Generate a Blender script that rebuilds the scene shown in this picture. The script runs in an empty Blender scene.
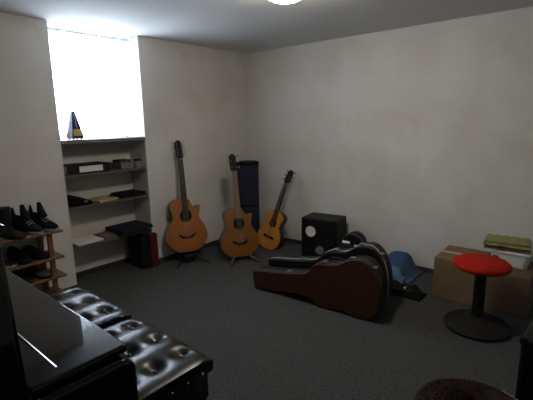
import bpy, bmesh, math, random
from mathutils import Vector, Matrix
random.seed(7)
PI = math.pi
scene = bpy.context.scene
COL = scene.collection

# ------------------------------------------------------------------ materials
def mat(name, color, rough=0.5, metal=0.0, noise=None, bump=None, spec=0.5, coat=0.0):
    """noise=(scale, other colour, amount)   bump=(scale, strength, distance)"""
    m = bpy.data.materials.new(name); m.use_nodes = True
    nt = m.node_tree; b = nt.nodes['Principled BSDF']
    b.inputs['Base Color'].default_value = (*color, 1)
    b.inputs['Roughness'].default_value = rough
    b.inputs['Metallic'].default_value = metal
    b.inputs['Specular IOR Level'].default_value = spec
    b.inputs['Coat Weight'].default_value = coat
    tc = nt.nodes.new('ShaderNodeTexCoord')
    if noise:
        n = nt.nodes.new('ShaderNodeTexNoise'); n.inputs['Scale'].default_value = noise[0]
        n.inputs['Detail'].default_value = 6
        nt.links.new(tc.outputs['Object'], n.inputs['Vector'])
        r = nt.nodes.new('ShaderNodeValToRGB')
        r.color_ramp.elements[0].position = 0.5 - noise[2]; r.color_ramp.elements[1].position = 0.5 + noise[2]
        r.color_ramp.elements[0].color = (*color, 1); r.color_ramp.elements[1].color = (*noise[1], 1)
        nt.links.new(n.outputs['Fac'], r.inputs['Fac']); nt.links.new(r.outputs['Color'], b.inputs['Base Color'])
    if bump:
        n2 = nt.nodes.new('ShaderNodeTexNoise'); n2.inputs['Scale'].default_value = bump[0]; n2.inputs['Detail'].default_value = 4
        nt.links.new(tc.outputs['Object'], n2.inputs['Vector'])
        bp = nt.nodes.new('ShaderNodeBump'); bp.inputs['Strength'].default_value = bump[1]; bp.inputs['Distance'].default_value = bump[2]
        nt.links.new(n2.outputs['Fac'], bp.inputs['Height']); nt.links.new(bp.outputs['Normal'], b.inputs['Normal'])
    return m

def wood(name, c1, c2, scale=(1, 1, 12), rough=0.4, coat=0.0, bands=6.0):
    m = mat(name, c1, rough, coat=coat)
    nt = m.node_tree; b = nt.nodes['Principled BSDF']
    tc = nt.nodes.new('ShaderNodeTexCoord'); mp = nt.nodes.new('ShaderNodeMapping')
    mp.inputs['Scale'].default_value = scale
    w = nt.nodes.new('ShaderNodeTexNoise'); w.inputs['Scale'].default_value = bands; w.inputs['Detail'].default_value = 5
    r = nt.nodes.new('ShaderNodeValToRGB')
    r.color_ramp.elements[0].position = .3; r.color_ramp.elements[1].position = .7
    r.color_ramp.elements[0].color = (*c1, 1); r.color_ramp.elements[1].color = (*c2, 1)
    nt.links.new(tc.outputs['Object'], mp.inputs['Vector']); nt.links.new(mp.outputs['Vector'], w.inputs['Vector'])
    nt.links.new(w.outputs['Fac'], r.inputs['Fac']); nt.links.new(r.outputs['Color'], b.inputs['Base Color'])
    return m

def wall_material():
    """Old white plaster: blotches, a yellowish damp tint here and there and scuffs."""
    m = mat('plaster', (.6, .58, .55), .9, bump=(60, .25, .004), spec=.2)
    nt = m.node_tree; b = nt.nodes['Principled BSDF']
    geo = nt.nodes.new('ShaderNodeNewGeometry')
    n = nt.nodes.new('ShaderNodeTexNoise'); n.inputs['Scale'].default_value = 1.6; n.inputs['Detail'].default_value = 8; n.inputs['Roughness'].default_value = .6
    nt.links.new(geo.outputs['Position'], n.inputs['Vector'])
    r = nt.nodes.new('ShaderNodeValToRGB')
    r.color_ramp.elements[0].position = .32; r.color_ramp.elements[1].position = .62
    r.color_ramp.elements[0].color = (.56, .535, .485, 1); r.color_ramp.elements[1].color = (.655, .64, .615, 1)
    nt.links.new(n.outputs['Fac'], r.inputs['Fac'])
    n2 = nt.nodes.new('ShaderNodeTexNoise'); n2.inputs['Scale'].default_value = 4.2; n2.inputs['Detail'].default_value = 9; n2.inputs['Roughness'].default_value = .7
    nt.links.new(geo.outputs['Position'], n2.inputs['Vector'])
    r2 = nt.nodes.new('ShaderNodeValToRGB')
    r2.color_ramp.elements[0].position = .60; r2.color_ramp.elements[1].position = .74
    r2.color_ramp.elements[0].color = (0, 0, 0, 1); r2.color_ramp.elements[1].color = (.45, .45, .45, 1)
    nt.links.new(n2.outputs['Fac'], r2.inputs['Fac'])
    mx = nt.nodes.new('ShaderNodeMix'); mx.data_type = 'RGBA'
    nt.links.new(r2.outputs['Color'], mx.inputs['Factor'])
    nt.links.new(r.outputs['Color'], mx.inputs['A']); mx.inputs['B'].default_value = (.40, .375, .33, 1)
    nt.links.new(mx.outputs['Result'], b.inputs['Base Color'])
    return m

def mix_transparent(name, other, color, fac, rough=.1):
    """other in 'glossy','translucent','diffuse'; fac = share of the other shader"""
    m = bpy.data.materials.new(name); m.use_nodes = True
    nt = m.node_tree; nt.nodes.clear()
    o = nt.nodes.new('ShaderNodeOutputMaterial'); mx = nt.nodes.new('ShaderNodeMixShader'); t = nt.nodes.new('ShaderNodeBsdfTransparent')
    if other == 'glossy':
        s = nt.nodes.new('ShaderNodeBsdfGlossy'); s.inputs['Roughness'].default_value = rough
    elif other == 'translucent':
        s = nt.nodes.new('ShaderNodeBsdfTranslucent')
    else:
        s = nt.nodes.new('ShaderNodeBsdfDiffuse')
    s.inputs['Color'].default_value = (*color, 1)
    mx.inputs[0].default_value = fac
    nt.links.new(t.outputs[0], mx.inputs[1]); nt.links.new(s.outputs[0], mx.inputs[2]); nt.links.new(mx.outputs[0], o.inputs[0])
    return m

def emit(name, color, strength):
    m = bpy.data.materials.new(name); m.use_nodes = True
    b = m.node_tree.nodes['Principled BSDF']
    b.inputs['Base Color'].default_value = (*color, 1); b.inputs['Emission Color'].default_value = (*color, 1)
    b.inputs['Emission Strength'].default_value = strength; b.inputs['Roughness'].default_value = .4
    return m

M = dict(
    plaster=wall_material(),
    ceiling=mat('ceiling paint', (.60, .60, .59), .9, noise=(1.5, (.66, .66, .65), .25), bump=(50, .2, .003), spec=.2),
    carpet=mat('grey carpet', (.064, .066, .067), .95, noise=(55, (.102, .104, .103), .16), bump=(240, 1.0, .012), spec=.1),
    skirting=mat('dark skirting', (.03, .028, .026), .6),
    shelf=wood('shelf board', (.085, .068, .054), (.12, .098, .078), (12, 1, 12), .6),
    sill=mat('sill', (.14, .13, .12), .5),
    frame_white=mat('white paint', (.8, .8, .8), .35),
    glass=mix_transparent('window glass', 'glossy', (1, 1, 1), .06, .02),
    curtain=mix_transparent('sheer curtain', 'translucent', (.95, .96, .98), .55),
    header=mix_transparent('curtain heading', 'translucent', (.40, .42, .45), .98),
    steel=mat('steel', (.62, .62, .62), .22, 1),
    dull_steel=mat('dull steel', (.30, .30, .29), .4, 1),
    latch_glint=mat('whitish latch glint', (.80, .80, .77), .5, .2),  # whitish colour paints in the bright glint of the chrome latches
    chrome=mat('chrome', (.8, .8, .8), .08, 1),
    black=mat('black plastic', (.006, .006, .0065), .5, spec=.3),
    black_metal=mat('black metal', (.007, .007, .007), .45, spec=.35),
    piano=mat('black polish', (.003, .003, .0035), .05, spec=.42),
    leather=mat('black leather', (.005, .005, .006), .30, bump=(220, .12, .002), spec=.36),
    leather_btn=mat('black leather button', (.01, .01, .011), .25),
    bench_wood=mat('black bench wood', (.008, .008, .009), .22),
    spruce=wood('amber spruce', (.30, .092, .015), (.36, .122, .022), (30, 30, 1.0), .24, .4),
    spruce2=wood('brown spruce', (.21, .075, .015), (.25, .095, .020), (30, 30, 1.0), .25, .4),
    spruce3=wood('orange spruce', (.46, .165, .026), (.52, .205, .034), (30, 30, 1.0), .24, .4),
    rosewood=wood('dark rosewood', (.022, .011, .007), (.05, .022, .012), (8, 8, 1), .3, .3),
    ebony=mat('ebony', (.007, .006, .005), .55, spec=.2),
    mahog=wood('neck mahogany', (.10, .045, .022), (.14, .065, .03), (10, 10, 1), .35),
    maple=wood('pale neck', (.17, .105, .05), (.21, .135, .065), (10, 10, 1), .35),
    binding=mat('amber binding', (.17, .10, .045), .4),
    hole=mat('hole dark', (.006, .004, .003), .9),
    brass=mat('brass', (.72, .50, .20), .3, 1),
    nylon=mat('string', (.55, .5, .42), .35, .6),
    case_brown=mat('brown tolex', (.034, .0125, .006), .45, noise=(9, (.046, .0175, .009), .2), bump=(260, .35, .003), spec=.25),
    case_edge=mat('worn edging', (.06, .055, .045), .5, noise=(14, (.10, .095, .08), .2)),
    case_shell=mat('dark worn shell', (.012, .0115, .009), .5, noise=(9, (.018, .017, .013), .2), bump=(260, .35, .003), spec=.25),
    case_black=mat('black tolex', (.006, .006, .009), .42, bump=(260, .35, .003), spec=.3),
    trim_light=mat('pale edging', (.42, .40, .36), .45),
    navy=mat('navy cloth', (.006, .0085, .027), .85, noise=(5, (.009, .0125, .037), .25), bump=(120, .3, .004)),
    speaker_box=mat('black ash vinyl', (.005, .0048, .0045), .55, bump=(90, .2, .002), spec=.25),
    cone=mat('pale cone', (.66, .62, .54), .5),
    cone_grey=mat('grey cone', (.16, .155, .15), .45),
    cardboard=mat('cardboard', (.155, .098, .052), .85, noise=(7, (.19, .122, .066), .25)),
    cardboard_d=mat('darker cardboard', (.105, .066, .035), .85, noise=(7, (.13, .084, .046), .25)),
    tape=mat('packing tape', (.42, .33, .21), .3),
    red=mat('red fabric', (.34, .014, .008), .95, noise=(30, (.40, .019, .011), .25), bump=(300, .4, .003), spec=.1),
    rubber=mat('black rubber', (.008, .0078, .0075), .65, spec=.25),
    tub=mat('translucent white plastic', (.62, .64, .62), .35),
    cloth_g=mat('olive cloth', (.17, .19, .05), .9, noise=(16, (.38, .33, .14), .12), bump=(120, .5, .006)),
    cloth_b=mat('brown cloth', (.11, .05, .025), .9, noise=(20, (.2, .10, .05), .15)),
    cloth_t=mat('tan cloth', (.27, .22, .10), .9, noise=(18, (.24, .25, .09), .15)),
    blue_bag=mat('blue plastic bag', (.012, .050, .125), .5, noise=(8, (.018, .068, .16), .25), bump=(25, .5, .02)),
    black_cloth=mat('black cloth', (.006, .006, .0065), .9, bump=(60, .5, .01), spec=.15),
    wicker=mat('brown wicker', (.008, .005, .0035), .7, noise=(45, (.034, .015, .008), .12), spec=.15),
    straw=mat('straw', (.40, .30, .14), .7),
    tan_foot=mat('tan rubber foot', (.13, .08, .035), .8),
    rack_wood=wood('orange pine', (.15, .072, .030), (.20, .098, .040), (20, 2, 20), .45),
    shoe_navy=mat('navy suede', (.006, .008, .015), .85, spec=.15),
    shoe_black=mat('black shoe leather', (.006, .0055, .0055), .55, spec=.25),
    shoe_grey=mat('grey shoe cloth', (.06, .055, .055), .8),
    shoe_white=mat('white rubber', (.26, .26, .25), .7),
    lace=mat('grey lace', (.22, .22, .23), .8),
    paper=mat('white paper', (.74, .74, .72), .85),
    manila=mat('manila paper', (.42, .31, .18), .85),
    navy_board=mat('navy board', (.010, .012, .028), .65, spec=.25),
    black_board=mat('black board', (.007, .007, .009), .6, spec=.25),
    red_board=mat('dark red board', (.085, .009, .013), .65, spec=.2),
    grey_box=mat('grey card', (.15, .16, .155), .7),
    brown_thing=mat('brown card', (.16, .10, .06), .8),
    metro=mat('dark blue lacquer', (.018, .022, .085), .25, coat=.3),
    metro_gold=mat('golden panel', (.62, .40, .10), .35, .6),
)
M['lamp'] = emit('lamp opal glass', (1.0, .90, .76), 40.0)

# ------------------------------------------------------------------ helpers
def tag(o, label=None, cat=None, group=None, kind=None):
    if label: o['label'] = label
    if cat: o['category'] = cat
    if group: o['group'] = group
    if kind: o['kind'] = kind
    return o

def empty(name, label, cat, matrix=None, group=None):
    o = bpy.data.objects.new(name, None); COL.objects.link(o)
    o.empty_display_size = .05
    if matrix is not None: o.matrix_world = matrix
    return tag(o, label, cat, group)

def T(x, y, z, rz=0.0):
    return Matrix.Translation((x, y, z)) @ Matrix.Rotation(rz, 4, 'Z')

def obj(name, bm, m, parent=None, smooth=False, bevel=0, seg=2, matrix=None, sub=0, label=None, angle=40):
    me = bpy.data.meshes.new(name)
    bmesh.ops.recalc_face_normals(bm, faces=bm.faces[:])
    bm.to_mesh(me); bm.free()
    o = bpy.data.objects.new(name, me); COL.objects.link(o)
    for mm in (m if isinstance(m, (list, tuple)) else [m]): me.materials.append(mm)
    if parent is not None: o.parent = parent
    if matrix is not None: o.matrix_world = matrix
    if smooth:
        for p in me.polygons: p.use_smooth = True
    if bevel:
        b = o.modifiers.new('bevel', 'BEVEL'); b.width = bevel; b.segments = seg; b.limit_method = 'ANGLE'; b.angle_limit = math.radians(angle)
        for p in me.polygons: p.use_smooth = True
        b.harden_normals = False
        try: me.set_sharp_from_angle(angle=math.radians(50))
        except Exception: pass
    elif smooth:
        try: me.set_sharp_from_angle(angle=math.radians(55))
        except Exception: pass
    if sub:
        s = o.modifiers.new('sub', 'SUBSURF'); s.levels = sub; s.render_levels = sub
    if label: o['label'] = label
    return o

def box(bm, x0, x1, y0, y1, z0, z1, mi=0):
    vs = [bm.verts.new((x, y, z)) for x in (x0, x1) for y in (y0, y1) for z in (z0, z1)]
    for f in ((0, 1, 3, 2), (4, 6, 7, 5), (0, 4, 5, 1), (2, 3, 7, 6), (0, 2, 6, 4), (1, 5, 7, 3)):
        fc = bm.faces.new([vs[i] for i in f]); fc.material_index = mi
    return vs

def B(*a):
    bm = bmesh.new(); box(bm, *a); return bm

def quad(bm, pts, mi=0):
    f = bm.faces.new([bm.verts.new(p) for p in pts]); f.material_index = mi
    return f

def prism(bm, pts, lo, hi, axis='y', mi=0):
    """Extrude a 2-D outline. axis y: (u,v)->(u,y,v); z: (u,v,z); x: (x,u,v)."""
    def P(u, v, w):
        return (u, w, v) if axis == 'y' else ((u, v, w) if axis == 'z' else (w, u, v))
    a = [bm.verts.new(P(u, v, lo)) for u, v in pts]; b = [bm.verts.new(P(u, v, hi)) for u, v in pts]
    n = len(pts)
    fs = [bm.faces.new(a), bm.faces.new(b)]
    for i in range(n): fs.append(bm.faces.new([a[i], a[(i+1) % n], b[(i+1) % n], b[i]]))
    for f in fs: f.material_index = mi

def tube(bm, pts, r, seg=10, cap=True):
    """Swept tube along points; r a number or list."""
    pts = [Vector(p) for p in pts]; n = len(pts)
    rr = r if isinstance(r, (list, tuple)) else [r]*n
    rings = []
    ref = None
    for i, p in enumerate(pts):
        d = (pts[min(i+1, n-1)] - pts[max(i-1, 0)]).normalized()
        if ref is None or abs(ref.dot(d)) > .95:
            ref = Vector((0, 0, 1)) if abs(d.z) < .9 else Vector((1, 0, 0))
        u = d.cross(ref).normalized(); v = u.cross(d).normalized(); ref = v
        rings.append([bm.verts.new(p + (u*math.cos(2*PI*k/seg) + v*math.sin(2*PI*k/seg))*rr[i]) for k in range(seg)])
    for i in range(n-1):
        for k in range(seg):
            bm.faces.new([rings[i][k], rings[i][(k+1) % seg], rings[i+1][(k+1) % seg], rings[i+1][k]])
    if cap:
        bm.faces.new(rings[0]); bm.faces.new(rings[-1])

def lathe(bm, prof, seg=40, c=(0, 0, 0), axis='z', close=False):
    """Revolve (radius, height) pairs."""
    rings = []
    def P(r, h, a):
        x, y = r*math.cos(a), r*math.sin(a)
        p = (x, y, h) if axis == 'z' else ((x, -h, y) if axis == 'y' else (h, x, y))
        return Vector(p) + Vector(c)
    for r, h in prof:
        if r < 1e-6: rings.append([bm.verts.new(P(0, h, 0))])
        else: rings.append([bm.verts.new(P(r, h, 2*PI*k/seg)) for k in range(seg)])
    pairs = list(zip(rings, rings[1:]))
    if close: pairs.append((rings[-1], rings[0]))
    for a, b in pairs:
        for k in range(seg):
            k2 = (k+1) % seg
            if len(a) == 1 and len(b) == 1: continue
            if len(a) == 1: bm.faces.new([a[0], b[k], b[k2]])
            elif len(b) == 1: bm.faces.new([a[k], a[k2], b[0]])
            else: bm.faces.new([a[k], a[k2], b[k2], b[k]])

def LA(prof, seg=40, c=(0, 0, 0), axis='z', close=False):
    bm = bmesh.new(); lathe(bm, prof, seg, c, axis, close); return bm
def TU(pts, r, seg=10):
    bm = bmesh.new(); tube(bm, pts, r, seg); return bm
def PR(pts, lo, hi, axis='y'):
    bm = bmesh.new(); prism(bm, pts, lo, hi, axis); return bm

def spline(pts, n=8, closed=True):
    """Catmull-Rom through 2-D points."""
    out = []; m = len(pts)
    for i in range(m if closed else m-1):
        p = [Vector(pts[(i+j) % m] if closed else pts[min(max(i+j, 0), m-1)]) for j in (-1, 0, 1, 2)]
        for k in range(n):
            t = k/n
            out.append(tuple(.5*((2*p[1]) + (p[2]-p[0])*t + (2*p[0]-5*p[1]+4*p[2]-p[3])*t*t + (-p[0]+3*p[1]-3*p[2]+p[3])*t**3)))
    if not closed: out.append(tuple(pts[-1]))
    return out

def offset(pts, d):
    """Shrink a closed 2-D outline by d."""
    n = len(pts); out = []
    A = sum(pts[i][0]*pts[(i+1) % n][1]-pts[(i+1) % n][0]*pts[i][1] for i in range(n))
    s = 1 if A > 0 else -1
    for i in range(n):
        a = Vector(pts[i-1]); b = Vector(pts[(i+1) % n]); t = (b-a).normalized()
        out.append((pts[i][0]-t.y*d*s, pts[i][1]+t.x*d*s))
    return out

def dup(o, matrix=None, label=None, parent=None):
    c = o.copy(); COL.objects.link(c)
    if parent is not None: c.parent = parent
    for ch in list(o.children): dup(ch, parent=c)
    if matrix is not None: c.matrix_world = matrix
    if label: c['label'] = label
    return c

# ------------------------------------------------------------------ room shell
H = 2.107; XE = 4.3; YS = -3.78
NY0, NY1, ND, SILL = -2.127, -1.374, -.275, 1.23        # niche
def struct(name, bm, m, **k):
    o = obj(name, bm, m, **k); o['kind'] = 'structure'; return o

bm = bmesh.new(); box(bm, ND-.1, XE+.1, YS-.1, .1, -.1, 0); struct('floor', bm, M['carpet'])
bm = bmesh.new(); box(bm, -.42, XE+.1, YS-.1, .1, H, H+.1); struct('ceiling', bm, M['ceiling'])
bm = bmesh.new()
box(bm, -.42, 0, YS-.1, NY0, 0, H); box(bm, -.42, 0, NY1, .1, 0, H)
box(bm, -.42, ND, NY0, NY1, 0, SILL-.03)
struct('wall_left', bm, M['plaster'])
struct('wall_back', B(0, XE+.1, 0, .1, 0, H), M['plaster'])
struct('wall_right', B(XE, XE+.1, YS, 0, 0, H), M['plaster'])
struct('wall_front', B(0, XE+.1, YS-.1, YS, 0, H), M['plaster'])
sk = .045
bm = bmesh.new(); box(bm, 0, .012, NY1, 0, 0, sk); box(bm, 0, .012, YS, NY0, 0, sk); struct('baseboard_left', bm, M['skirting'], bevel=.003)
struct('baseboard_back', B(.012, XE, -.012, 0, 0, sk), M['skirting'], bevel=.003)
struct('baseboard_niche', B(ND, ND+.012, NY0, NY1, 0, sk), M['skirting'], bevel=.003)
# window: sill, frame, two panes, outside light
struct('trim_1', B(-.37, .004, NY0, NY1, SILL-.03, SILL), M['sill'], bevel=.004)
bm = bmesh.new(); WX0, WX1 = -.36, -.31
box(bm, WX0, WX1, NY0, NY0+.05, SILL, H); box(bm, WX0, WX1, NY1-.05, NY1, SILL, H)
box(bm, WX0, WX1, NY0+.05, NY1-.05, SILL, SILL+.05); box(bm, WX0, WX1, NY0+.05, NY1-.05, H-.06, H)
ym = (NY0+NY1)/2
box(bm, WX0, WX1, ym-.03, ym+.03, SILL+.05, H-.06)
win = struct('window_1', bm, M['frame_white'], bevel=.004)
for a, b in ((NY0+.05, ym-.03), (ym+.03, NY1-.05)):
    obj('pane', B(-.338, -.332, a, b, SILL+.05, H-.06), M['glass'], win)
obj('handle', TU([(WX1, ym, 1.60), (WX1+.035, ym, 1.60), (WX1+.035, ym, 1.50)], .008), M['steel'], win)

# sheer curtain with a gathered heading
CX = -.115
def pleats(z0, z1, amp, freq, nz=8):
    bm = bmesh.new(); N = 150; rows = []
    for j in range(nz+1):
        z = z0+(z1-z0)*j/nz; row = []
        for i in range(N+1):
            y = NY0+.012+(NY1-NY0-.024)*i/N
            row.append(bm.verts.new((CX+amp*math.sin(i/N*freq*2*PI)+.3*amp*math.sin(i/N*freq*4.7+j*.2), y, z)))
        rows.append(row)
    for j in range(nz):
        for i in range(N): bm.faces.new([rows[j][i], rows[j][i+1], rows[j+1][i+1], rows[j+1][i]])
    return bm
cur = empty('curtain', 'white sheer curtain with gathered heading glowing in the bright window niche', 'curtain', T(0, 0, 0))
obj('fabric', pleats(SILL+.012, 2.035, .012, 15), M['curtain'], cur, smooth=True)
obj('heading', pleats(2.035, 2.098, .008, 30, 3), M['header'], cur, smooth=True)
obj('rod', TU([(CX, NY0+.002, 2.075), (CX, NY1-.002, 2.075)], .006), M['frame_white'], cur)

# niche shelves
for z, lab in ((.95, 'top board of the wall niche, under the window sill'), (.69, 'middle board of the wall niche, holding a manila envelope'), (.357, 'lowest board of the wall niche, holding a white paper pad')):
    o = obj('niche_shelf', B(ND+.001, -.012, NY0+.001, NY1-.001, z-.02, z), M['shelf'], bevel=.002)
    tag(o, 'brown wooden shelf, ' + lab, 'shelf', 'shelves in the niche')

# ------------------------------------------------------------------ ceiling lamp
LX, LY = 1.83, -1.645
lamp = empty('ceiling_lamp', 'round opal glass ceiling lamp, lit warm yellow, on the white ceiling', 'lamp', T(LX, LY, H))
obj('shade', LA([(.118, -.018), (.126, -.045), (.122, -.075), (.102, -.100), (.070, -.116), (.035, -.124), (0, -.126)]), M['lamp'], lamp, smooth=True)
obj('base_ring', LA([(.0, -.001), (.13, -.001), (.13, -.014), (.115, -.018), (0, -.018)]), M['brass'], lamp, smooth=True)

# ------------------------------------------------------------------ guitars
def guitar(name, label, loc, az, lean, roll, L=1.04, bw=.41, cut=True, top='spruce', neckm='mahog', back='rosewood', pegs=6, classical=False):
    """Local frame: x right seen from front, -y towards the viewer, z up the neck; origin at the butt of the body."""
    k = bw/.41
    Mx = Matrix.Translation(loc) @ Matrix.Rotation(az, 4, 'Z') @ Matrix.Rotation(-lean, 4, 'X') @ Matrix.Rotation(roll, 4, 'Y')
    g = empty(name, label, 'guitar', Mx, 'acoustic guitars by the corner')
    s = L/1.04
    ctrl = [(0, 0), (.11, .012), (.19, .085), (.203, .165), (.172, .245), (.128, .305), (.132, .365), (.147, .42)]
    if cut: right = ctrl[:5] + [(.137, .30), (.135, .345), (.150, .40), (.142, .422), (.098, .408), (.064, .438), (.045, .478)]
    else: right = ctrl + [(.125, .465), (.07, .492)]
    left = [(-x, y) for x, y in ctrl[1:]] + [(-.125, .465), (-.07, .49)]
    pts = [(x*k, y*s) for x, y in right] + [(0, .492*s)] + [(x*k, y*s) for x, y in reversed(left)]
    out = spline(pts, 6)
    dp = .098*k
    obj('body', PR(out, .0, dp), M[back], g, bevel=.006)
    obj('binding', PR(offset(out, -.0015), -.004, .004), M['binding'] if not classical else M[back], g)
    obj('soundboard', PR(offset(out, .004), -.007, -.0035), M[top], g)
    hz = .335*s
    obj('rosette', LA([(.048*k, .0072), (.060*k, .0072), (.060*k, .0085), (.048*k, .0085)], 40, (0, 0, hz), 'y', True), M['ebony'], g)
    obj('soundhole', LA([(0, .0070), (.049*k, .0070), (.049*k, .0082), (0, .0082)], 36, (0, 0, hz), 'y'), M['hole'], g)
    bz = .155*s
    if classical:
        bp = [(-.085, -.012), (.085, -.012), (.085, .012), (-.085, .012)]
    else:
        bp = [(-.088, .012), (-.07, .012), (-.045, -.006), (-.02, -.017), (.02, -.017), (.045, -.006), (.07, .012), (.088, .012), (.075, -.006), (.05, -.026), (.0, -.032), (-.05, -.026), (-.075, -.006)]
        bp = bp[:8] + bp[8:]
    obj('bridge', PR([(x*k, bz+y) for x, y in bp], -.016, -.0065), M['ebony'], g, bevel=.002)
    # neck
    nz, n0 = L-.185*s, .46*s
    bm = bmesh.new()
    rings = []
    for z, w, d in ((n0-.02, .029, .050), (n0+.045, .028, .026), (nz-.02, .023, .020), (nz+.01, .0225, .020)):
        ring = [bm.verts.new((w*math.cos(a), -.006+d*math.sin(a), z)) for a in [PI*i/10 for i in range(11)]]
        rings.append(ring)
    for a, b in zip(rings, rings[1:]):
        for i in range(10): bm.faces.new([a[i], a[i+1], b[i+1], b[i]])
        bm.faces.new([a[0], b[0], b[10], a[10]])
    bm.faces.new(rings[0]); bm.faces.new(rings[-1])
    obj('neck', bm, M[neckm], g, smooth=True)
    fz = hz+.055*k
    obj('fretboard', PR([(-.029, fz), (.029, fz), (.0225, nz), (-.0225, nz)], -.015, -.0068), M['ebony' if neckm != 'maple' else 'maple'], g, bevel=.001)
    obj('nut', B(-.0225, .0225, -.018, -.006, nz, nz+.006), M['binding'], g)
    # headstock, tilted back
    hl = L-nz-.006
    tilt = math.radians(13)
    Ht = Matrix.Translation((0, -.006, nz+.006)) @ Matrix.Rotation(-tilt, 4, 'X')
    w2 = .036 if not classical else .034
    bm = PR([(-.0225, 0), (.0225, 0), (w2, .028), (w2*.95, hl*.86), (w2*.55, hl*.97), (0, hl), (-w2*.55, hl*.97), (-w2*.95, hl*.86), (-w2, .028)], -.004, .013)
    bm.transform(Ht); obj('headstock', bm, M['ebony'], g, bevel=.002)
    n = pegs//2
    for sd in (-1, 1):
        for i in range(n):
            z = .035+(hl-.055)*i/max(1, n-1)
            bm = bmesh.new()
            tube(bm, [(sd*w2*.9, .004, z), (sd*(w2+.014), .004, z)], .0028, 8)
            lathe(bm, [(0, .0), (.008, .001), (.0095, .006), (.008, .011), (0, .012)], 12, (sd*(w2+.012) if sd > 0 else -(w2+.024), .004, z), 'x')
            tube(bm, [(sd*w2*.6, -.003, z), (sd*w2*.6, -.012, z)], .004, 8)
            bm.transform(Ht); obj('tuning_peg', bm, M['chrome' if not classical else 'binding'], g, smooth=True)
    for i in range(6):
        x0 = (-.026+.0104*i)*k; x1 = -.0175+.007*i
        obj('string', TU([(x0, -.0185, bz), (x1, -.0185, nz+.004)], .0007, 5), M['nylon'], g)
    if not classical:
        obj('strap_button', LA([(0, -.012), (.006, -.012), (.004, -.004), (.004, 0), (0, 0)], 12, (0, dp*.5, 0)), M['chrome'], g, smooth=True)
    return g

def stand(label, loc, az, legc='black_metal', yoke=.10, group='guitar stands'):
    s = empty('guitar_stand', label, 'stand', T(*loc, az), group)
    obj('upright', TU([(0, .10, .03), (0, .145, .30)], .010), M['black_metal'], s, smooth=True)
    for sd in (-1, 1):
        obj('leg', TU([(sd*.005, .10, .06), (sd*.09, -.04, .045), (sd*.155, -.13, .012)], .0095), M[legc], s, smooth=True)
        obj('cradle_arm', TU([(0, .115, yoke-.015), (sd*.055, .10, yoke-.02), (sd*.065, .0, yoke-.02), (sd*.065, -.045, yoke-.018), (sd*.065, -.05, yoke+.012)], .008), M['rubber'], s, smooth=True)
    obj('leg', TU([(0, .10, .06), (0, .20, .012)], .0095), M[legc], s, smooth=True)
    obj('hub', LA([(0, .03), (.022, .03), (.022, .09), (0, .09)], 16, (0, .10, 0)), M['black'], s, bevel=.003)
    if yoke > .09: obj('cradle_block', B(-.055, .055, -.035, .075, .012, yoke-.03), M['black'], s, bevel=.012)
    return s

# first guitar: twelve strings, beside the niche
AZ1 = math.radians(68)
guitar('acoustic_guitar', 'amber twelve-string cutaway acoustic guitar standing against the left wall beside the niche',
       (.225, -1.125, .108), AZ1, math.radians(9), math.radians(.6), L=1.10, bw=.412, pegs=12)
stand('black guitar stand under the amber twelve-string guitar beside the niche', (.225, -1.125, 0), AZ1, yoke=.112)
AZ2 = math.radians(62)
guitar('acoustic_guitar', 'brown-topped cutaway acoustic guitar with pale neck in front of the navy cylinder',
       (.612, -.785, .042), AZ2, math.radians(10), math.radians(0), L=1.025, bw=.388, top='spruce2', neckm='maple')
stand('low guitar stand with tan front feet under the brown-topped guitar', (.612, -.785, 0), AZ2, 'tan_foot', yoke=.049)
guitar('classical_guitar', 'small orange classical guitar leaning tilted right against the back wall',
       (.555, -.35, .006), math.radians(2), math.radians(14.5), math.radians(12), L=.89, bw=.318, cut=False, top='spruce3', classical=True)

# ------------------------------------------------------------------ navy cylinder in the corner
cyl = empty('cylindrical_bin', 'tall navy blue cylinder standing in the room corner behind the guitars', 'bin', T(.185, -.20, 0))
obj('body', LA([(0, 0), (.122, 0), (.125, .01), (.125, .88), (.118, .90), (0, .90)]), M['navy'], cyl, smooth=True)
obj('rim', LA([(.123, .875), (.130, .875), (.131, .905), (.119, .912), (.112, .902)], 40, close=True), M['black_cloth'], cyl, smooth=True)
obj('seam_band', LA([(.1245, .415), (.1268, .415), (.1268, .43), (.1245, .43)], 40, close=True), M['black_cloth'], cyl)

# ------------------------------------------------------------------ speaker cabinet
sp = empty('speaker', 'black square loudspeaker cabinet with pale round cone by the back wall', 'speaker', T(1.063, -.40, 0, math.radians(8.5)))
obj('cabinet', B(0, .365, 0, .26, .012, .43), M['speaker_box'], sp, bevel=.006)
obj('front_baffle', B(.012, .353, -.006, .0, .024, .418), M['black_cloth'], sp, bevel=.002)
w = obj('woofer', LA([(.056, .010), (.060, .012), (.063, .008), (.063, .0061), (.052, .0061)], 40, (.105, 0, .305), 'y', True), M['rubber'], sp, smooth=True)
obj('cone', LA([(0, .011), (.02, .010), (.022, .0072), (.052, .011)], 40, (.105, 0, .305), 'y'), M['cone'], w, smooth=True, label='pale cream cone')
w = obj('port', LA([(.042, .0061), (.046, .010), (.050, .0061)], 36, (.20, 0, .125), 'y', True), M['rubber'], sp, smooth=True)
obj('port_cone', LA([(0, .012), (.018, .010), (.042, .0065)], 36, (.20, 0, .125), 'y'), M['cone_grey'], w, smooth=True, label='grey dome')
for x in (.03, .335):
    for y in (.03, .22): obj('foot', LA([(0, 0), (.014, 0), (.016, .013), (0, .013)], 14, (x, y, 0)), M['rubber'], sp)

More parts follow.
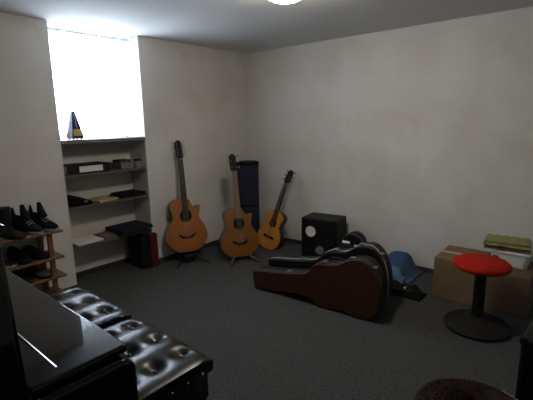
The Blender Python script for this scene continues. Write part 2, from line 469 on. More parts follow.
# ------------------------------------------------------------------ guitar cases lying on their sides
def case_outline(L, hw, nw):
    up = [(0, 0), (.004, nw*.7), (.03, nw), (.25*L, nw*1.0), (.44*L, nw*1.08), (.50*L, nw*1.35), (.545*L, hw*.72), (.60*L, hw*.80), (.66*L, hw*.78), (.73*L, hw*.80), (.80*L, hw*.95), (.86*L, hw), (.93*L, hw*.93), (.985*L, hw*.55), (L, 0)]
    return spline(up + [(x, -y) for x, y in reversed(up[1:-1])], 6)
def guitar_case(label, loc, rz, L, hw, nw, th, m, edge, latches=True):
    tilt = math.asin((hw-nw)/(.84*L))
    R = Matrix.Translation(loc) @ Matrix.Rotation(rz, 4, 'Z')
    c = empty('guitar_case', label, 'guitar case', R, 'guitar cases lying on the floor')
    # outline in x (length) / z (width); stands on neck end and lower bout
    o0 = case_outline(L, hw, nw)
    ct, st = math.cos(tilt), math.sin(tilt)
    rot = [(x*ct-y*st, x*st+y*ct) for x, y in o0]
    zmin = min(p[1] for p in rot); pts = [(x, y-zmin+.004) for x, y in rot]
    obj('lid', PR(pts, 0, th*.30), M[m], c, bevel=.014, seg=3)
    obj('shell', PR(pts, th*.345, th), M['case_shell'] if m == 'case_brown' else M[m], c, bevel=.014, seg=3)
    obj('edging', PR(offset(pts, -.003), th*.29, th*.355), M[edge], c, bevel=.001)
    def at(u):   # point on the upper outline at length fraction u
        best = max((p for p in pts if abs(p[0]-u*L) < .02), key=lambda p: p[1]); return best
    if latches:
        for u in (.30, .58, .78, .95):
            p = at(u)
            a = obj('latch', B(p[0]-.018, p[0]+.018, th*.16, th*.50, p[1]+.0035, p[1]+.011), M['dull_steel'], c, bevel=.002)
            obj('catch', TU([(p[0]-.012, th*.18, p[1]+.012), (p[0], th*.13, p[1]+.014), (p[0]+.012, th*.18, p[1]+.012)], .002, 6), M['dull_steel'], a)
        p = at(.66)
        obj('handle', TU([(p[0]-.06, th*.55, p[1]), (p[0]-.05, th*.55, p[1]+.03), (p[0]+.05, th*.55, p[1]+.03), (p[0]+.06, th*.55, p[1])], .007), M['black'], c, smooth=True)
    return c
guitar_case('dark brown guitar case lying on its side, in front of the black cases', (1.155, -1.215, 0), math.radians(3.5), 1.07, .208, .076, .135, 'case_brown', 'case_edge')
guitar_case('black guitar case with pale edging lying on its side behind the brown case', (1.16, -1.02, 0), math.radians(2.5), 1.03, .232, .100, .14, 'case_black', 'trim_light')
# smaller case standing behind them
ic = empty('instrument_case', 'small black round-ended instrument case with chrome latch standing behind the guitar cases', 'case', T(1.72, -.80, 0, math.radians(4)) @ Matrix.Diagonal((.95, 1, .94, 1)))
po = spline([(.01, 0), (.10, 0), (.19, 0), (.205, .09), (.20, .20), (.185, .30), (.195, .40), (.165, .475), (.10, .505), (.035, .475), (.005, .40), (.015, .30), (0, .20), (-.005, .09)], 6)
po = [(x, y+.004) for x, y in po]
zm = min(p[1] for p in po); po = [(x, y-zm+.002) for x, y in po]
obj('lid', PR(po, 0, .05), M['case_black'], ic, bevel=.01, seg=3)
obj('shell', PR(po, .055, .11), M['case_black'], ic, bevel=.01, seg=3)
obj('edging', PR(offset(po, -.002), .049, .056), M['rubber'], ic)
obj('latch', B(.02, .085, -.006, .0, .425, .445), M['latch_glint'], ic, bevel=.002)
obj('latch', B(.125, .16, -.006, .0, .405, .425), M['latch_glint'], ic, bevel=.002)

# ------------------------------------------------------------------ blue bag and black pile by the back wall
def lump(nx, ny, x0, x1, y0, y1, fn):
    """closed sack: height field over a floor patch"""
    bm = bmesh.new(); g = []
    for i in range(nx+1):
        row = []
        for j in range(ny+1):
            u, v = i/nx, j/ny
            row.append(bm.verts.new((x0+(x1-x0)*u, y0+(y1-y0)*v, fn(u, v))))
        g.append(row)
    for i in range(nx):
        for j in range(ny): bm.faces.new([g[i][j], g[i+1][j], g[i+1][j+1], g[i][j+1]])
    # skirt to floor
    bord = [g[i][0] for i in range(nx+1)] + [g[nx][j] for j in range(1, ny+1)] + [g[i][ny] for i in range(nx-1, -1, -1)] + [g[0][j] for j in range(ny-1, 0, -1)]
    low = [bm.verts.new((v.co.x, v.co.y, 0.002)) for v in bord]
    n = len(bord)
    for i in range(n): bm.faces.new([bord[i], bord[(i+1) % n], low[(i+1) % n], low[i]])
    bm.faces.new(low)
    return bm
def bagf(u, v):
    e = lambda t: t*t*(3-2*t)
    edge = e(min(1, 3.2*min(u, 1-u)))*e(min(1, 3.0*v+.15))*e(min(1, 6*(1-v)+.4))
    ridge = .06+.105*math.exp(-(abs(u-.50)/.36)**4)*(v**.8)*(.85+.15*u)
    return .012+edge*ridge+(.006*math.sin(9*u+4*v)+.004*math.sin(17*v+7*u))*edge
bag = empty('blue_bag', 'slumped blue plastic bag against the back wall beside the black guitar case', 'bag', T(0, 0, 0))
obj('sack', lump(40, 28, 1.72, 2.13, -.38, -.02, bagf), M['blue_bag'], bag, smooth=True)
obj('folded_flap', lump(14, 8, 1.86, 2.10, -.46, -.395, lambda u, v: .02+.045*v+.008*math.sin(9*u)), M['blue_bag'], bag, smooth=True)
pile = empty('black_bag', 'low black cloth bag with small metal buckles in front of the blue bag', 'bag', T(0, 0, 0))
obj('sack', lump(30, 14, 1.95, 2.31, -.64, -.475, lambda u, v: .012+.055*min(1, 5*min(u, 1-u))*min(1, 4*min(v, 1-v))*(1+.25*math.sin(13*u+5*v))), M['black_cloth'], pile, smooth=True)
for x, y in ((2.02, -.545), (2.17, -.54)):
    obj('buckle', B(x, x+.022, y-.072, y-.048, .060, .072), M['steel'], pile, bevel=.003)
obj('strap', TU([(1.97, -.57, .05), (2.05, -.635, .055), (2.16, -.635, .055), (2.28, -.57, .045)], .009, 8), M['black'], pile, smooth=True)

# ------------------------------------------------------------------ cardboard boxes, tub and cloths
def carton(label, x0, x1, y0, y1, h, m, group='cardboard boxes'):
    c = empty('cardboard_box', label, 'box', T(x0, y0, 0), group)
    w, d = x1-x0, y1-y0
    obj('body', B(0, w, 0, d, 0, h-.004), M[m], c, bevel=.004)
    obj('flap', B(.002, w-.002, .001, d*.497, h-.0038, h), M[m], c, bevel=.001)
    obj('flap', B(.002, w-.002, d*.503, d-.001, h-.0038, h), M[m], c, bevel=.001)
    obj('packing_tape', B(-.0008, w*.5, d*.44, d*.56, h-.0005, h+.0006), M['tape'], c)
    return c
carton('light brown cardboard box by the back wall, left of its darker neighbour', 2.345, 2.655, -.478, -.10, .318, 'cardboard')
carton('darker brown cardboard box under the white tub, behind the red stool', 2.66, 2.965, -.47, -.05, .285, 'cardboard_d')
tub = empty('plastic_tub', 'translucent white plastic tub on the darker cardboard box', 'tub', T(2.83, -.20, .2862))
def rr(a, b, r=.03, n=5):
    out = []
    for cx, cy, a0 in ((a-r, b-r, 0), (-a+r, b-r, 90), (-a+r, -b+r, 180), (a-r, -b+r, 270)):
        for i in range(n+1):
            t = math.radians(a0+90*i/n); out.append((cx+r*math.cos(t), cy+r*math.sin(t)))
    return out
def tubloft(levels):
    bm = bmesh.new(); rings = []
    for a, b, z in levels: rings.append([bm.verts.new((x, y, z)) for x, y in rr(a, b)])
    for p, q in zip(rings, rings[1:]):
        n = len(p)
        for i in range(n): bm.faces.new([p[i], p[(i+1) % n], q[(i+1) % n], q[i]])
    bm.faces.new(rings[0]); bm.faces.new(rings[-1]); return bm
obj('wall', tubloft([(.085, .085, 0), (.10, .10, .095), (.10, .10, .096)]), M['tub'], tub, smooth=True)
obj('lid', tubloft([(.106, .106, .0965), (.108, .108, .108), (.098, .098, .117)]), M['tub'], tub, smooth=True)
obj('handle', TU([(-.06, -.10, .06), (-.05, -.115, .03), (.05, -.115, .03), (.06, -.10, .06)], .004, 8), M['tub'], tub, smooth=True)
cl = empty('folded_cloth', 'folded olive and brown patterned cloth lying on the white tub', 'cloth', T(2.775, -.205, .4038, math.radians(6)))
def fold(w, d, z0, h, s):
    bm = bmesh.new(); n = 20; m_ = 10; top = []; bot = []
    for i in range(n+1):
        a = []; b = []
        for j in range(m_+1):
            x = -w+2*w*i/n; y = -d+2*d*j/m_
            e = 1-.5*max(abs(x/w)**6, abs(y/d)**6)
            wv = .004*math.sin(14*x/w+s)+.003*math.sin(9*y/d+s*2)
            a.append(bm.verts.new((x, y, z0+h*(.5+.5*e)+wv*.6))); b.append(bm.verts.new((x*.995, y*.995, z0+h*.5*(1-e)+max(0, wv)*.3)))
        top.append(a); bot.append(b)
    for i in range(n):
        for j in range(m_):
            bm.faces.new([top[i][j], top[i+1][j], top[i+1][j+1], top[i][j+1]]); bm.faces.new([bot[i][j], bot[i][j+1], bot[i+1][j+1], bot[i+1][j]])
    for i in range(n):
        for j in (0, m_): bm.faces.new([top[i][j], bot[i][j], bot[i+1][j], top[i+1][j]])
    for j in range(m_):
        for i in (0, n): bm.faces.new([top[i][j], top[i][j+1], bot[i][j+1], bot[i][j]])
    return bm
obj('brown_layer', fold(.145, .10, 0, .022, .3), M['cloth_b'], cl, smooth=True, label='brown lower layer')
obj('olive_layer', fold(.150, .105, .0235, .026, 1.7), M['cloth_g'], cl, smooth=True, label='olive green layer')
obj('tan_layer', fold(.138, .095, .051, .016, 2.9), M['cloth_t'], cl, smooth=True, label='tan upper layer')

# ------------------------------------------------------------------ red stool
st = empty('stool', 'round stool with red fabric seat on a black column and round black base', 'stool', T(2.725, -.775, 0))
obj('seat', LA([(0, .405), (.11, .403), (.153, .408), (.168, .423), (.167, .440), (.148, .456), (.10, .467), (.05, .471), (0, .472)], 56), M['red'], st, smooth=True)
obj('seat_plate', LA([(0, .385), (.06, .385), (.125, .398), (.125, .402), (0, .402)], 40), M['rubber'], st, smooth=True)
obj('column', LA([(0, .04), (.040, .04), (.036, .06), (.034, .36), (.042, .385), (0, .385)], 28), M['black'], st, smooth=True)
obj('base', LA([(0, 0), (.178, 0), (.197, .008), (.199, .02), (.183, .034), (.12, .052), (.06, .064), (.045, .08), (0, .08)], 56), M['rubber'], st, smooth=True)

# ------------------------------------------------------------------ wicker basket in the foreground
bk = empty('wicker_basket', 'dark brown round wicker basket with domed woven lid at the bottom edge of the photo', 'basket', T(3.01, -2.215, 0))
def weave(prof, n_stakes=36, sub=2):
    """wavy woven wall: rows of strands going in and out"""
    bm = bmesh.new(); rows = []
    for j, (r, z) in enumerate(prof):
        ring = []
        for i in range(n_stakes*4):
            a = 2*PI*i/(n_stakes*4)
            w = .0045*math.sin(a*n_stakes/2*2/2*2+PI*(j//2 % 2))
            rr_ = r+w+(.004 if j % 2 else 0)
            ring.append(bm.verts.new((rr_*math.cos(a), rr_*math.sin(a), z)))
        rows.append(ring)
    for p, q in zip(rows, rows[1:]):
        n = len(p)
        for i in range(n): bm.faces.new([p[i], p[(i+1) % n], q[(i+1) % n], q[i]])
    bm.faces.new(rows[0])
    return bm
prof = [(.135+.035*(i/40), .002+.395*i/40) for i in range(41)]
o = obj('wall', weave(prof), M['wicker'], bk, smooth=True)
sm = o.modifiers.new('thick', 'SOLIDIFY'); sm.thickness = .006; sm.offset = -1
def braid(R, z, r, turns, ph):
    return [((R+r*math.cos(turns*t+ph))*math.cos(t), (R+r*math.cos(turns*t+ph))*math.sin(t), z+r*math.sin(turns*t+ph)) for t in [2*PI*i/220 for i in range(221)]]
bm = bmesh.new()
for k in range(3): tube(bm, braid(.168, .406, .009, 26, 2*PI*k/3), .0085, 8)
obj('rim', bm, M['wicker'], bk, smooth=True)
lid = []
for i in range(37):
    t = i/36; r = .160*(1-t)
    lid.append((max(r, .002), .412+.046*(1-(1-t)**2.4)+.004*math.sin(i*PI/2)))
o = obj('lid', weave(lid), M['wicker'], bk, smooth=True)
sm = o.modifiers.new('thick', 'SOLIDIFY'); sm.thickness = .005; sm.offset = -1
bm = bmesh.new()
for i in range(9):
    a = math.radians(28+5*i); R = .172
    tube(bm, [(R*math.cos(a), R*math.sin(a), .414), (R*1.02*math.cos(a+.07), R*1.02*math.sin(a+.07), .424), (R*1.05*math.cos(a+.16), R*1.05*math.sin(a+.16), .414)], .0018, 6)
obj('straw_wrap', bm, M['straw'], bk, smooth=True, label='loose yellow straw strands')

# ------------------------------------------------------------------ black cabinet at the right edge
am = empty('amplifier', 'black upright amplifier cabinet cut off by the right edge of the photo', 'amplifier', T(3.09, -2.0, 0, math.radians(-3)))
obj('cabinet', B(0, .50, 0, .28, .02, .61), M['speaker_box'], am, bevel=.012, seg=3)
obj('grille', B(.03, .47, -.005, .0, .05, .48), M['black_cloth'], am, bevel=.002)
obj('control_panel', B(.03, .47, -.004, 0, .51, .58), M['black_metal'], am)
for i in range(5): obj('knob', LA([(0, .004), (.012, .004), (.010, .020), (0, .020)], 16, (.09+.08*i, 0, .545), 'y'), M['black'], am)
obj('handle', TU([(.16, .14, .608), (.17, .14, .64), (.33, .14, .64), (.34, .14, .608)], .010), M['black'], am, smooth=True)
for z in (.03, .60):
    for y in (.015, .265): obj('corner_cap', LA([(0, -.016), (.014, -.012), (.018, 0), (.014, .012), (0, .016)], 12, (.008, y, z)), M['black'], am, smooth=True)
for x in (.04, .46):
    for y in (.04, .24): obj('foot', LA([(0, 0), (.016, 0), (.018, .022), (0, .022)], 12, (x, y, 0)), M['rubber'], am)

# ------------------------------------------------------------------ piano
PX0, PX1 = .90, 2.372
pn = empty('piano', 'glossy black upright piano with closed key lid at the left photo edge', 'piano', T(0, 0, 0))
ZL = .80
def prof_body(x0, x1, bevel=.006, name='side_panel'):
    pts = [(-3.022, .60), (-3.022, ZL-.045), (-3.032, ZL-.025), (-3.055, ZL-.013), (-3.25, ZL-.013), (-3.262, ZL+.01), (-3.27, 1.14), (-3.62, 1.14), (-3.62, 0.0), (-3.30, 0.0), (-3.27, .10), (-3.25, .52)]
    bm = bmesh.new(); prism(bm, pts, x0, x1, 'x')
    return obj(name, bm, M['piano'], pn, bevel=bevel, seg=3, angle=20)
prof_body(PX1-.045, PX1+.024, .014); prof_body(PX0-.02, PX0+.045, .014)
obj('key_lid', PR(rr((PX1-PX0)/2, .115, .012), 0, .022, 'z'), M['piano'], pn, bevel=.007, seg=4, matrix=Matrix.Translation(((PX0+PX1)/2, -3.143, ZL-.012)))
obj('lid_hinge', TU([(PX0+.05, -3.187, ZL+.0115), (PX1-.035, -3.187, ZL+.0115)], .0028, 12), M['chrome'], pn, smooth=True)
obj('upper_panel', B(PX0+.046, PX1-.046, -3.60, -3.275, ZL+.012, 1.14), M['piano'], pn, bevel=.004)
obj('lower_panel', B(PX0+.046, PX1-.046, -3.60, -3.30, .12, .60), M['piano'], pn, bevel=.004)
obj('bottom_rail', B(PX0+.046, PX1-.046, -3.60, -3.29, .0, .115), M['piano'], pn, bevel=.004)
obj('key_bed', B(PX0+.046, PX1-.046, -3.60, -3.04, .605, ZL-.014), M['piano'], pn, bevel=.006)
obj('top_lid', B(PX0-.012, PX1+.006, -3.64, -3.255, 1.142, 1.166), M['piano'], pn, bevel=.006, seg=3)
for x in (PX0+.02, PX1-.05):
    obj('leg', LA([(0, 0), (.022, 0), (.026, .06), (.022, .1), (.026, .45), (.03, .60), (0, .60)], 20, (x+.01, -3.075, 0)), M['piano'], pn, smooth=True)
for x in (1.52, 1.62, 1.72):
    obj('pedal', B(x-.018, x+.018, -3.32, -3.20, .05, .062), M['brass'], pn, bevel=.004)

# ------------------------------------------------------------------ tufted benches
def bench(label, x0, x1, y0, y1, zt):
    w, d = x1-x0, y1-y0
    b = empty('piano_bench', label, 'bench', T((x0+x1)/2, (y0+y1)/2, 0), 'black tufted piano benches')
    nx, ny = 72, 54; th = .075
    btn = [(c, r) for r in (.125*d/.38, 0, -.125*d/.38) for c in (-.175, 0, .165)]
    btn = [(c-.012, r+.01) for c, r in btn]
    def hz(x, y):
        u, v = abs(x)/(w/2), abs(y)/(d/2)
        z = zt-.016*(u**7+v**7)
        for bx, by in btn:
            q = ((x-bx)**2+(y-by)**2)
            z -= .020*math.exp(-q/(2*.022**2))+.014*math.exp(-q/(2*.05**2))
        return z
    bm = bmesh.new(); g = []
    for i in range(nx+1):
        row = []
        for j in range(ny+1):
            x = -w/2+w*i/nx; y = -d/2+d*j/ny
            row.append(bm.verts.new((x, y, hz(x, y))))
        g.append(row)
    for i in range(nx):
        for j in range(ny): bm.faces.new([g[i][j], g[i+1][j], g[i+1][j+1], g[i][j+1]])
    bord = [g[i][0] for i in range(nx+1)] + [g[nx][j] for j in range(1, ny+1)] + [g[i][ny] for i in range(nx-1, -1, -1)] + [g[0][j] for j in range(ny-1, 0, -1)]
    prev = bord; n = len(bord)
    for s, z in ((1.012, zt-.030), (1.014, zt-.05), (1.0, zt-th)):
        cur_ = [bm.verts.new((v.co.x*s, v.co.y*s, z)) for v in bord]
        for i in range(n): bm.faces.new([prev[i], prev[(i+1) % n], cur_[(i+1) % n], cur_[i]])
        prev = cur_
    bm.faces.new(prev)
    obj('cushion', bm, M['leather'], b, smooth=True)
    for bx, by in btn:
        obj('button', LA([(.011, -.002), (.010, .003), (.006, .006), (0, .007)], 16, (bx, by, hz(bx, by)+.0005)), M['leather_btn'], b, smooth=True)
    a = .012
    obj('apron', B(-w/2+a, w/2-a, -d/2+a, d/2-a, zt-th-.11, zt-th-.006), M['bench_wood'], b, bevel=.004)
    for sx in (-1, 1):
        for sy in (-1, 1):
            cx, cy = sx*(w/2-.045), sy*(d/2-.045)
            obj('leg', B(cx-.028, cx+.028, cy-.028, cy+.028, 0, zt-th-.11), M['bench_wood'], b, bevel=.005)
        k = obj('height_knob', LA([(0, 0), (.008, 0), (.008, .020), (.026, .022), (.028, .032), (.022, .042), (0, .044)], 24, (w/2-a, 0, zt-th-.058), 'x') if sx > 0 else LA([(0, 0), (.008, 0), (.008, -.004), (.02, -.005), (.02, -.010), (0, -.011)], 24, (-w/2+a, 0, zt-th-.058), 'x'), M['bench_wood'], b, smooth=True)
    for i in range(5):
        obj('stud', LA([(.005, 0), (.004, .003), (0, .0042)], 10, (w/2*1.014-.001, -d/2+.05+(d-.1)*i/4, zt-.062), 'x'), M['chrome'], b, smooth=True)
    return b
bench('tufted black leather piano bench, the nearer of the two, beside the piano lid corner', 1.672, 2.195, -2.975, -2.603, .508)
bench('tufted black leather piano bench, the farther of the two, near the wall niche', 1.112, 1.628, -2.965, -2.595, .508)

# ------------------------------------------------------------------ shoe rack and shoes
rk = empty('shoe_rack', 'orange pine shoe rack against the left wall, left of the niche', 'rack', T(0, 0, 0))
RY0, RY1 = -3.0, -2.30
for z in (.595, .40, .255, .10):
    obj('shelf', B(.014, .255, RY0, RY1 if z < .59 else RY1+.01, z-.018, z), M['rack_wood'], rk, bevel=.003)
for x in (.035, .215):
    for y in (-2.375, -2.93):
        for a, b_ in ((0, .082), (.10, .237), (.255, .382), (.40, .577)):
            pass
        obj('post', B(x-.014, x+.014, y-.016, y+.016, 0, .577), M['rack_wood'], rk, bevel=.002)

def shoe(name, label, loc, rz, m, solem, L=.26, h=.09, tongue=True, shaft=0, stripe=None):
    s = empty(name, label, 'shoe', T(*loc, rz), 'shoes on the rack')
    st_ = [(0, .030, .060), (.06, .036, h), (.20, .038, h*.98), (.38, .040, h*.86), (.55, .045, h*.66), (.72, .048, h*.52), (.88, .040, h*.42), (.97, .024, h*.33), (1.0, .008, h*.25)]
    bm = bmesh.new(); rings = []
    for t, hw, hh in st_:
        x = t*L-L*.45; ring = []
        for i in range(13):
            a = PI*i/12
            ring.append(bm.verts.new((x, hw*math.cos(a)*(.9+.1*abs(math.cos(a))), .018+(hh-.018)*math.sin(a)**.7)))
        rings.append(ring)
    for p, q in zip(rings, rings[1:]):
        for i in range(12): bm.faces.new([p[i], p[i+1], q[i+1], q[i]])
        bm.faces.new([p[0], q[0], q[12], p[12]])
    bm.faces.new(rings[0]); bm.faces.new(rings[-1])
    obj('upper', bm, M[m], s, smooth=True)
    so = spline([(-.46*L, 0), (-.43*L, .030), (-.2*L, .036), (.05*L, .040), (.28*L, .050), (.45*L, .040), (.555*L, 0), (.45*L, -.040), (.28*L, -.050), (.05*L, -.040), (-.2*L, -.036), (-.43*L, -.030)], 4)
    obj('sole', PR(so, .0, .022, 'z'), M[solem], s, bevel=.004)
    if tongue:
        bm = bmesh.new(); tube(bm, [(.08*L, 0, h*.75), (-.02*L, 0, h*1.1), (-.07*L, 0, h*1.62)], [.028, .026, .012], 10); obj('tongue', bm, M[m], s, smooth=True)
        bm = bmesh.new(); tube(bm, [(-.42*L, 0, .05), (-.44*L, 0, h*1.05), (-.45*L, 0, h*1.4)], [.014, .012, .006], 8); obj('heel_tab', bm, M[m], s, smooth=True)
        bm = bmesh.new()
        for i in range(4):
            x = (.02+.07*i)*L; z = h*(.92-.11*i)+.003
            tube(bm, [(x, -.026, z-.012), (x+.004, 0, z), (x, .026, z-.012)], .0028, 6)
        obj('laces', bm, M['lace'], s, smooth=True)
    if stripe:
        for sd in (-1, 1):
            obj('stripe', B(-.10*L, .06*L, sd*.0425-.003, sd*.0425+.003, .035, .055), M[stripe], s, bevel=.002)
    if shaft:
        bm = bmesh.new(); tube(bm, [(-.22*L, 0, h*.6), (-.24*L, 0, shaft*.6), (-.25*L, 0, shaft)], [.046, .050, .054], 16); obj('shaft', bm, M[m], s, smooth=True)
    return s
shoe('sneaker', 'navy sneaker on the top of the shoe rack, right one of the pair', (.125, -2.375, .596), math.radians(16), 'shoe_navy', 'shoe_white', .255, .125)
shoe('sneaker', 'navy sneaker on the top of the shoe rack, left one of the pair', (.120, -2.485, .596), math.radians(20), 'shoe_navy', 'shoe_white', .255, .125)
shoe('boot', 'tall black boot on the top of the shoe rack, by the left photo edge', (.15, -2.60, .596), math.radians(15), 'shoe_black', 'rubber', .25, .08, False, .20)
shoe('shoe', 'black shoe on the middle level of the rack, right end', (.125, -2.45, .401), math.radians(20), 'shoe_black', 'rubber', .22, .085, False)
shoe('shoe', 'black shoe on the middle level of the rack, second from the right', (.125, -2.56, .401), math.radians(12), 'shoe_black', 'rubber', .22, .10, False)
shoe('sneaker', 'black sneaker with white side stripe on the middle level of the rack', (.135, -2.68, .401), math.radians(24), 'shoe_black', 'shoe_white', .22, .08, False, 0, 'shoe_white')
shoe('shoe', 'dark grey cloth shoe on the third level of the rack, right end', (.125, -2.45, .256), math.radians(18), 'shoe_grey', 'rubber', .22, .075, False)
shoe('shoe', 'black low shoe on the third level of the rack, beside the dark grey shoe', (.125, -2.57, .256), math.radians(14), 'shoe_black', 'rubber', .22, .075, False)

# ------------------------------------------------------------------ things in the niche
# metronome on the sill
mt = empty('metronome', 'dark blue pyramid metronome with golden base on the window sill', 'metronome', T(-.045, -1.99, SILL+.0005, math.radians(97)) @ Matrix.Diagonal((.78, .78, 1.0, 1)))
def pyr(levels):
    bm = bmesh.new(); rings = []
    for a, b, z in levels: rings.append([bm.verts.new(p) for p in ((-a, -b, z), (a, -b, z), (a, b, z), (-a, b, z))])
    for p, q in zip(rings, rings[1:]):
        for i in range(4): bm.faces.new([p[i], p[(i+1) % 4], q[(i+1) % 4], q[i]])
    bm.faces.new(rings[0]); bm.faces.new(rings[-1]); return bm
obj('body', pyr([(.060, .055, .014), (.062, .057, .030), (.018, .018, .212), (.010, .010, .226)]), M['metro'], mt, bevel=.003)
obj('base_panel', pyr([(.048, .0575, .032), (.040, .0475, .082)]), M['metro_gold'], mt, bevel=.001, label='golden front panel')
for sx in (-1, 1):
    for sy in (-1, 1): obj('foot', LA([(0, 0), (.008, 0), (.010, .015), (0, .015)], 10, (sx*.045, sy*.04, 0)), M['metro_gold'], mt)
obj('pendulum', TU([(0, -.055, .055), (0, -.019, .205)], .002, 6), M['steel'], mt)

def binder(name, label, loc, rz, w, d, h, m, cat='binder', group=None, page=None, lab=None):
    """book / binder lying flat: w along x, d along y"""
    b = empty(name, label, cat, T(*loc, rz), group)
    bm = bmesh.new(); t = .004
    box(bm, -w/2, w/2, -d/2, d/2, 0, t); box(bm, -w/2, w/2, -d/2, d/2, h-t, h); box(bm, w/2-t, w/2, -d/2, d/2, t, h-t)
    obj('cover', bm, M[m], b, bevel=.001)
    obj('pages', B(-w/2+.005, w/2-t-.0005, -d/2+.005, d/2-.005, t+.0003, h-t-.0003), M[page or 'paper'], b)
    if lab: obj('label_sticker', B(w/2-.0002, w/2+.001, lab[0], lab[1], lab[2], lab[3]), M['paper'], b, label='white spine label')
    return b
S1, S2, S3 = .9505, .6905, .3575
b1 = binder('binder', 'black binder with white spine label lying on the top niche shelf', (-.135, -1.905, S1), 0, .21, .37, .074, 'black_board', lab=(-.085, .115, .014, .062))
bx = obj('small_box', B(-.24, -.06, -1.60, -1.47, S1, S1+.055), M['grey_box'], bevel=.003); tag(bx, 'small grey box at the right end of the top niche shelf', 'box')
jr = empty('jar', 'pale grey jar in the right corner of the top niche shelf', 'jar', T(-.07, -1.428, S1))
obj('glass', LA([(0, 0), (.034, 0), (.036, .008), (.036, .055), (.030, .062), (0, .062)], 24), M['grey_box'], jr, smooth=True)
obj('lid', LA([(0, .0625), (.034, .0625), (.034, .076), (0, .078)], 24), M['black_board'], jr, smooth=True)
ca = empty('camera_case', 'small flat black case lying on the grey box, top niche shelf', 'case', T(-.15, -1.535, S1+.0555))
obj('shell', B(-.06, .06, -.065, .055, 0, .022), M['black_board'], ca, bevel=.006)
obj('zipper', B(.0595, .061, -.055, .045, .009, .012), M['steel'], ca)
# middle shelf
def wedge(bm, x0, x1, y0, y1, z0, ha, hb):
    vs = [bm.verts.new(p) for p in ((x0, y0, z0), (x1, y0, z0), (x1, y1, z0), (x0, y1, z0), (x0, y0, z0+ha), (x1, y0, z0+ha*.85), (x1, y1, z0+hb*.8), (x0, y1, z0+hb))]
    for f in ((0, 1, 2, 3), (4, 5, 6, 7), (0, 1, 5, 4), (1, 2, 6, 5), (2, 3, 7, 6), (3, 0, 4, 7)): bm.faces.new([vs[i] for i in f])
sb = empty('satchel', 'black sloping satchel at the left end of the middle niche shelf', 'bag', T(0, 0, 0))
bm = bmesh.new(); wedge(bm, -.25, -.02, -2.10, -1.91, S2, .105, .035); obj('body', bm, M['black_cloth'], sb, bevel=.012, seg=3)
obj('clasp', B(-.0195, -.016, -1.985, -1.955, S2+.02, S2+.042), M['steel'], sb, bevel=.002)
mp_ = binder('envelope', 'tan manila envelope with papers on the middle niche shelf', (-.12, -1.79, S2), math.radians(12), .21, .20, .018, 'manila', 'envelope')
fo = empty('folder', 'flat black folder stack on the right of the middle niche shelf', 'folder', T(-.13, -1.515, S2, math.radians(4)))
obj('lower_folder', B(-.11, .11, -.14, .13, 0, .016), M['black_board'], fo, bevel=.002)
obj('upper_folder', B(-.10, .105, -.12, .12, .0162, .034), M['black_cloth'], fo, bevel=.002)
# lowest shelf
pa = empty('paper_pad', 'white paper pad at the left end of the lowest niche shelf', 'paper', T(-.125, -1.975, S3, math.radians(3)))
obj('sheets', B(-.10, .108, -.11, .12, 0, .014), M['paper'], pa, bevel=.001)
obj('backing_card', B(-.102, .11, -.112, .122, .0141, .0155), M['paper'], pa)
bc = obj('card_folder', B(-.22, -.03, -1.83, -1.72, S3, S3+.018), M['brown_thing'], bevel=.002); tag(bc, 'thin brown card folder beside the white pad, lowest niche shelf', 'folder')
nb = empty('portfolio', 'large navy portfolio overhanging the right end of the lowest niche shelf', 'portfolio', T(-.075, -1.552, S3+.0295, math.radians(2)))
obj('cover', B(-.16, .125, -.165, .165, 0, .014), M['navy_board'], nb, bevel=.003)
obj('cover', B(-.16, .120, -.160, .160, .0145, .028), M['navy_board'], nb, bevel=.003)
sp_ = binder('book', 'grey book lying under the navy portfolio on the lowest niche shelf', (-.13, -1.53, S3), 0, .20, .28, .029, 'grey_box', 'book')
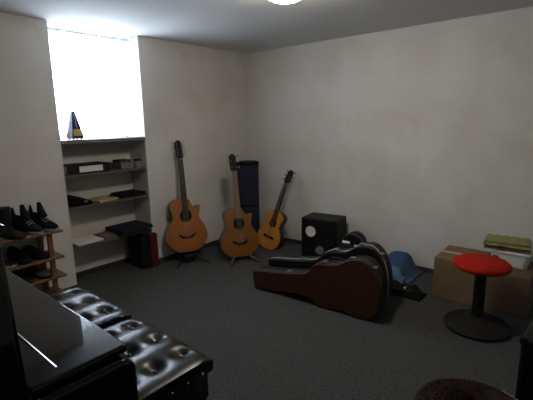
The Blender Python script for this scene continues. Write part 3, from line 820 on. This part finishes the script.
# binders standing on the floor under the portfolio
def upright(label, x0, x1, y0, y1, h, m):
    b = empty('binder', label, 'binder', T(0, 0, 0), 'binders standing on the floor')
    bm = bmesh.new(); t = .004
    box(bm, x0, x1, y0, y0+t, .001, h); box(bm, x0, x1, y1-t, y1, .001, h); box(bm, x1-t, x1, y0+t, y1-t, .001, h)
    obj('cover', bm, M[m], b, bevel=.001)
    obj('pages', B(x0+.005, x1-t-.0005, y0+t+.0003, y1-t-.0003, .006, h-.025), M['grey_box'], b)
    obj('finger_ring', LA([(.008, .0), (.011, .0), (.011, .0015), (.008, .0015)], 18, (x1, (y0+y1)/2, .07), 'x', True), M['steel'], b)
    return b
upright('black binder standing on the floor at the niche, leftmost of three', -.17, .05, -1.532, -1.490, .318, 'black_board')
upright('black binder standing on the floor between a black and a dark red one', -.17, .055, -1.489, -1.447, .318, 'black_board')
upright('dark red binder standing on the floor at the right corner of the niche', .004, .075, -1.446, -1.370, .325, 'red_board')

# ------------------------------------------------------------------ light
w = bpy.data.worlds.new('sky'); scene.world = w; w.use_nodes = True
bg = w.node_tree.nodes['Background']
bg.inputs['Color'].default_value = (.72, .84, 1.0, 1); bg.inputs['Strength'].default_value = 14.0
pl = bpy.data.lights.new('window_portal', 'AREA'); pl.shape = 'RECTANGLE'; pl.size = NY1-NY0; pl.size_y = H-SILL
pl.cycles.is_portal = True
po_ = bpy.data.objects.new('window_portal', pl); COL.objects.link(po_)
po_.matrix_world = Matrix.Translation((-.40, (NY0+NY1)/2, (H+SILL)/2)) @ Matrix.Rotation(math.radians(90), 4, 'Z') @ Matrix.Rotation(math.radians(90), 4, 'X') @ Matrix.Rotation(PI, 4, 'Y')

# ------------------------------------------------------------------ camera
def cam_matrix(yaw, pitch, roll, loc):
    f = Vector((-math.sin(yaw)*math.cos(pitch), math.cos(yaw)*math.cos(pitch), -math.sin(pitch)))
    r = Vector((math.cos(yaw), math.sin(yaw), 0)); u = r.cross(f)
    c, s = math.cos(roll), math.sin(roll)
    r2 = c*r+s*u; u2 = -s*r+c*u
    m = Matrix((r2, u2, -f)).transposed().to_4x4(); m.translation = loc; return m
cd = bpy.data.cameras.new('camera'); cam = bpy.data.objects.new('camera', cd); COL.objects.link(cam)
cam.matrix_world = cam_matrix(6.98446639e-01, 1.94779694e-01, -1.72955400e-02, Vector((3.228, -3.4993, 1.35)))
cd.sensor_width = 36; cd.lens = 36*398.45/533; cd.clip_start = .02
cd.shift_x = 0
scene.camera = cam

scene.view_settings.view_transform = 'Standard'; scene.view_settings.look = 'None'
scene.view_settings.gamma = 1; scene.view_settings.use_curve_mapping = False
scene.view_settings.exposure = 0.75
cy = scene.cycles
cy.use_denoising = True; cy.max_bounces = 14; cy.diffuse_bounces = 7; cy.glossy_bounces = 5; cy.transparent_max_bounces = 12
cy.sample_clamp_indirect = 6
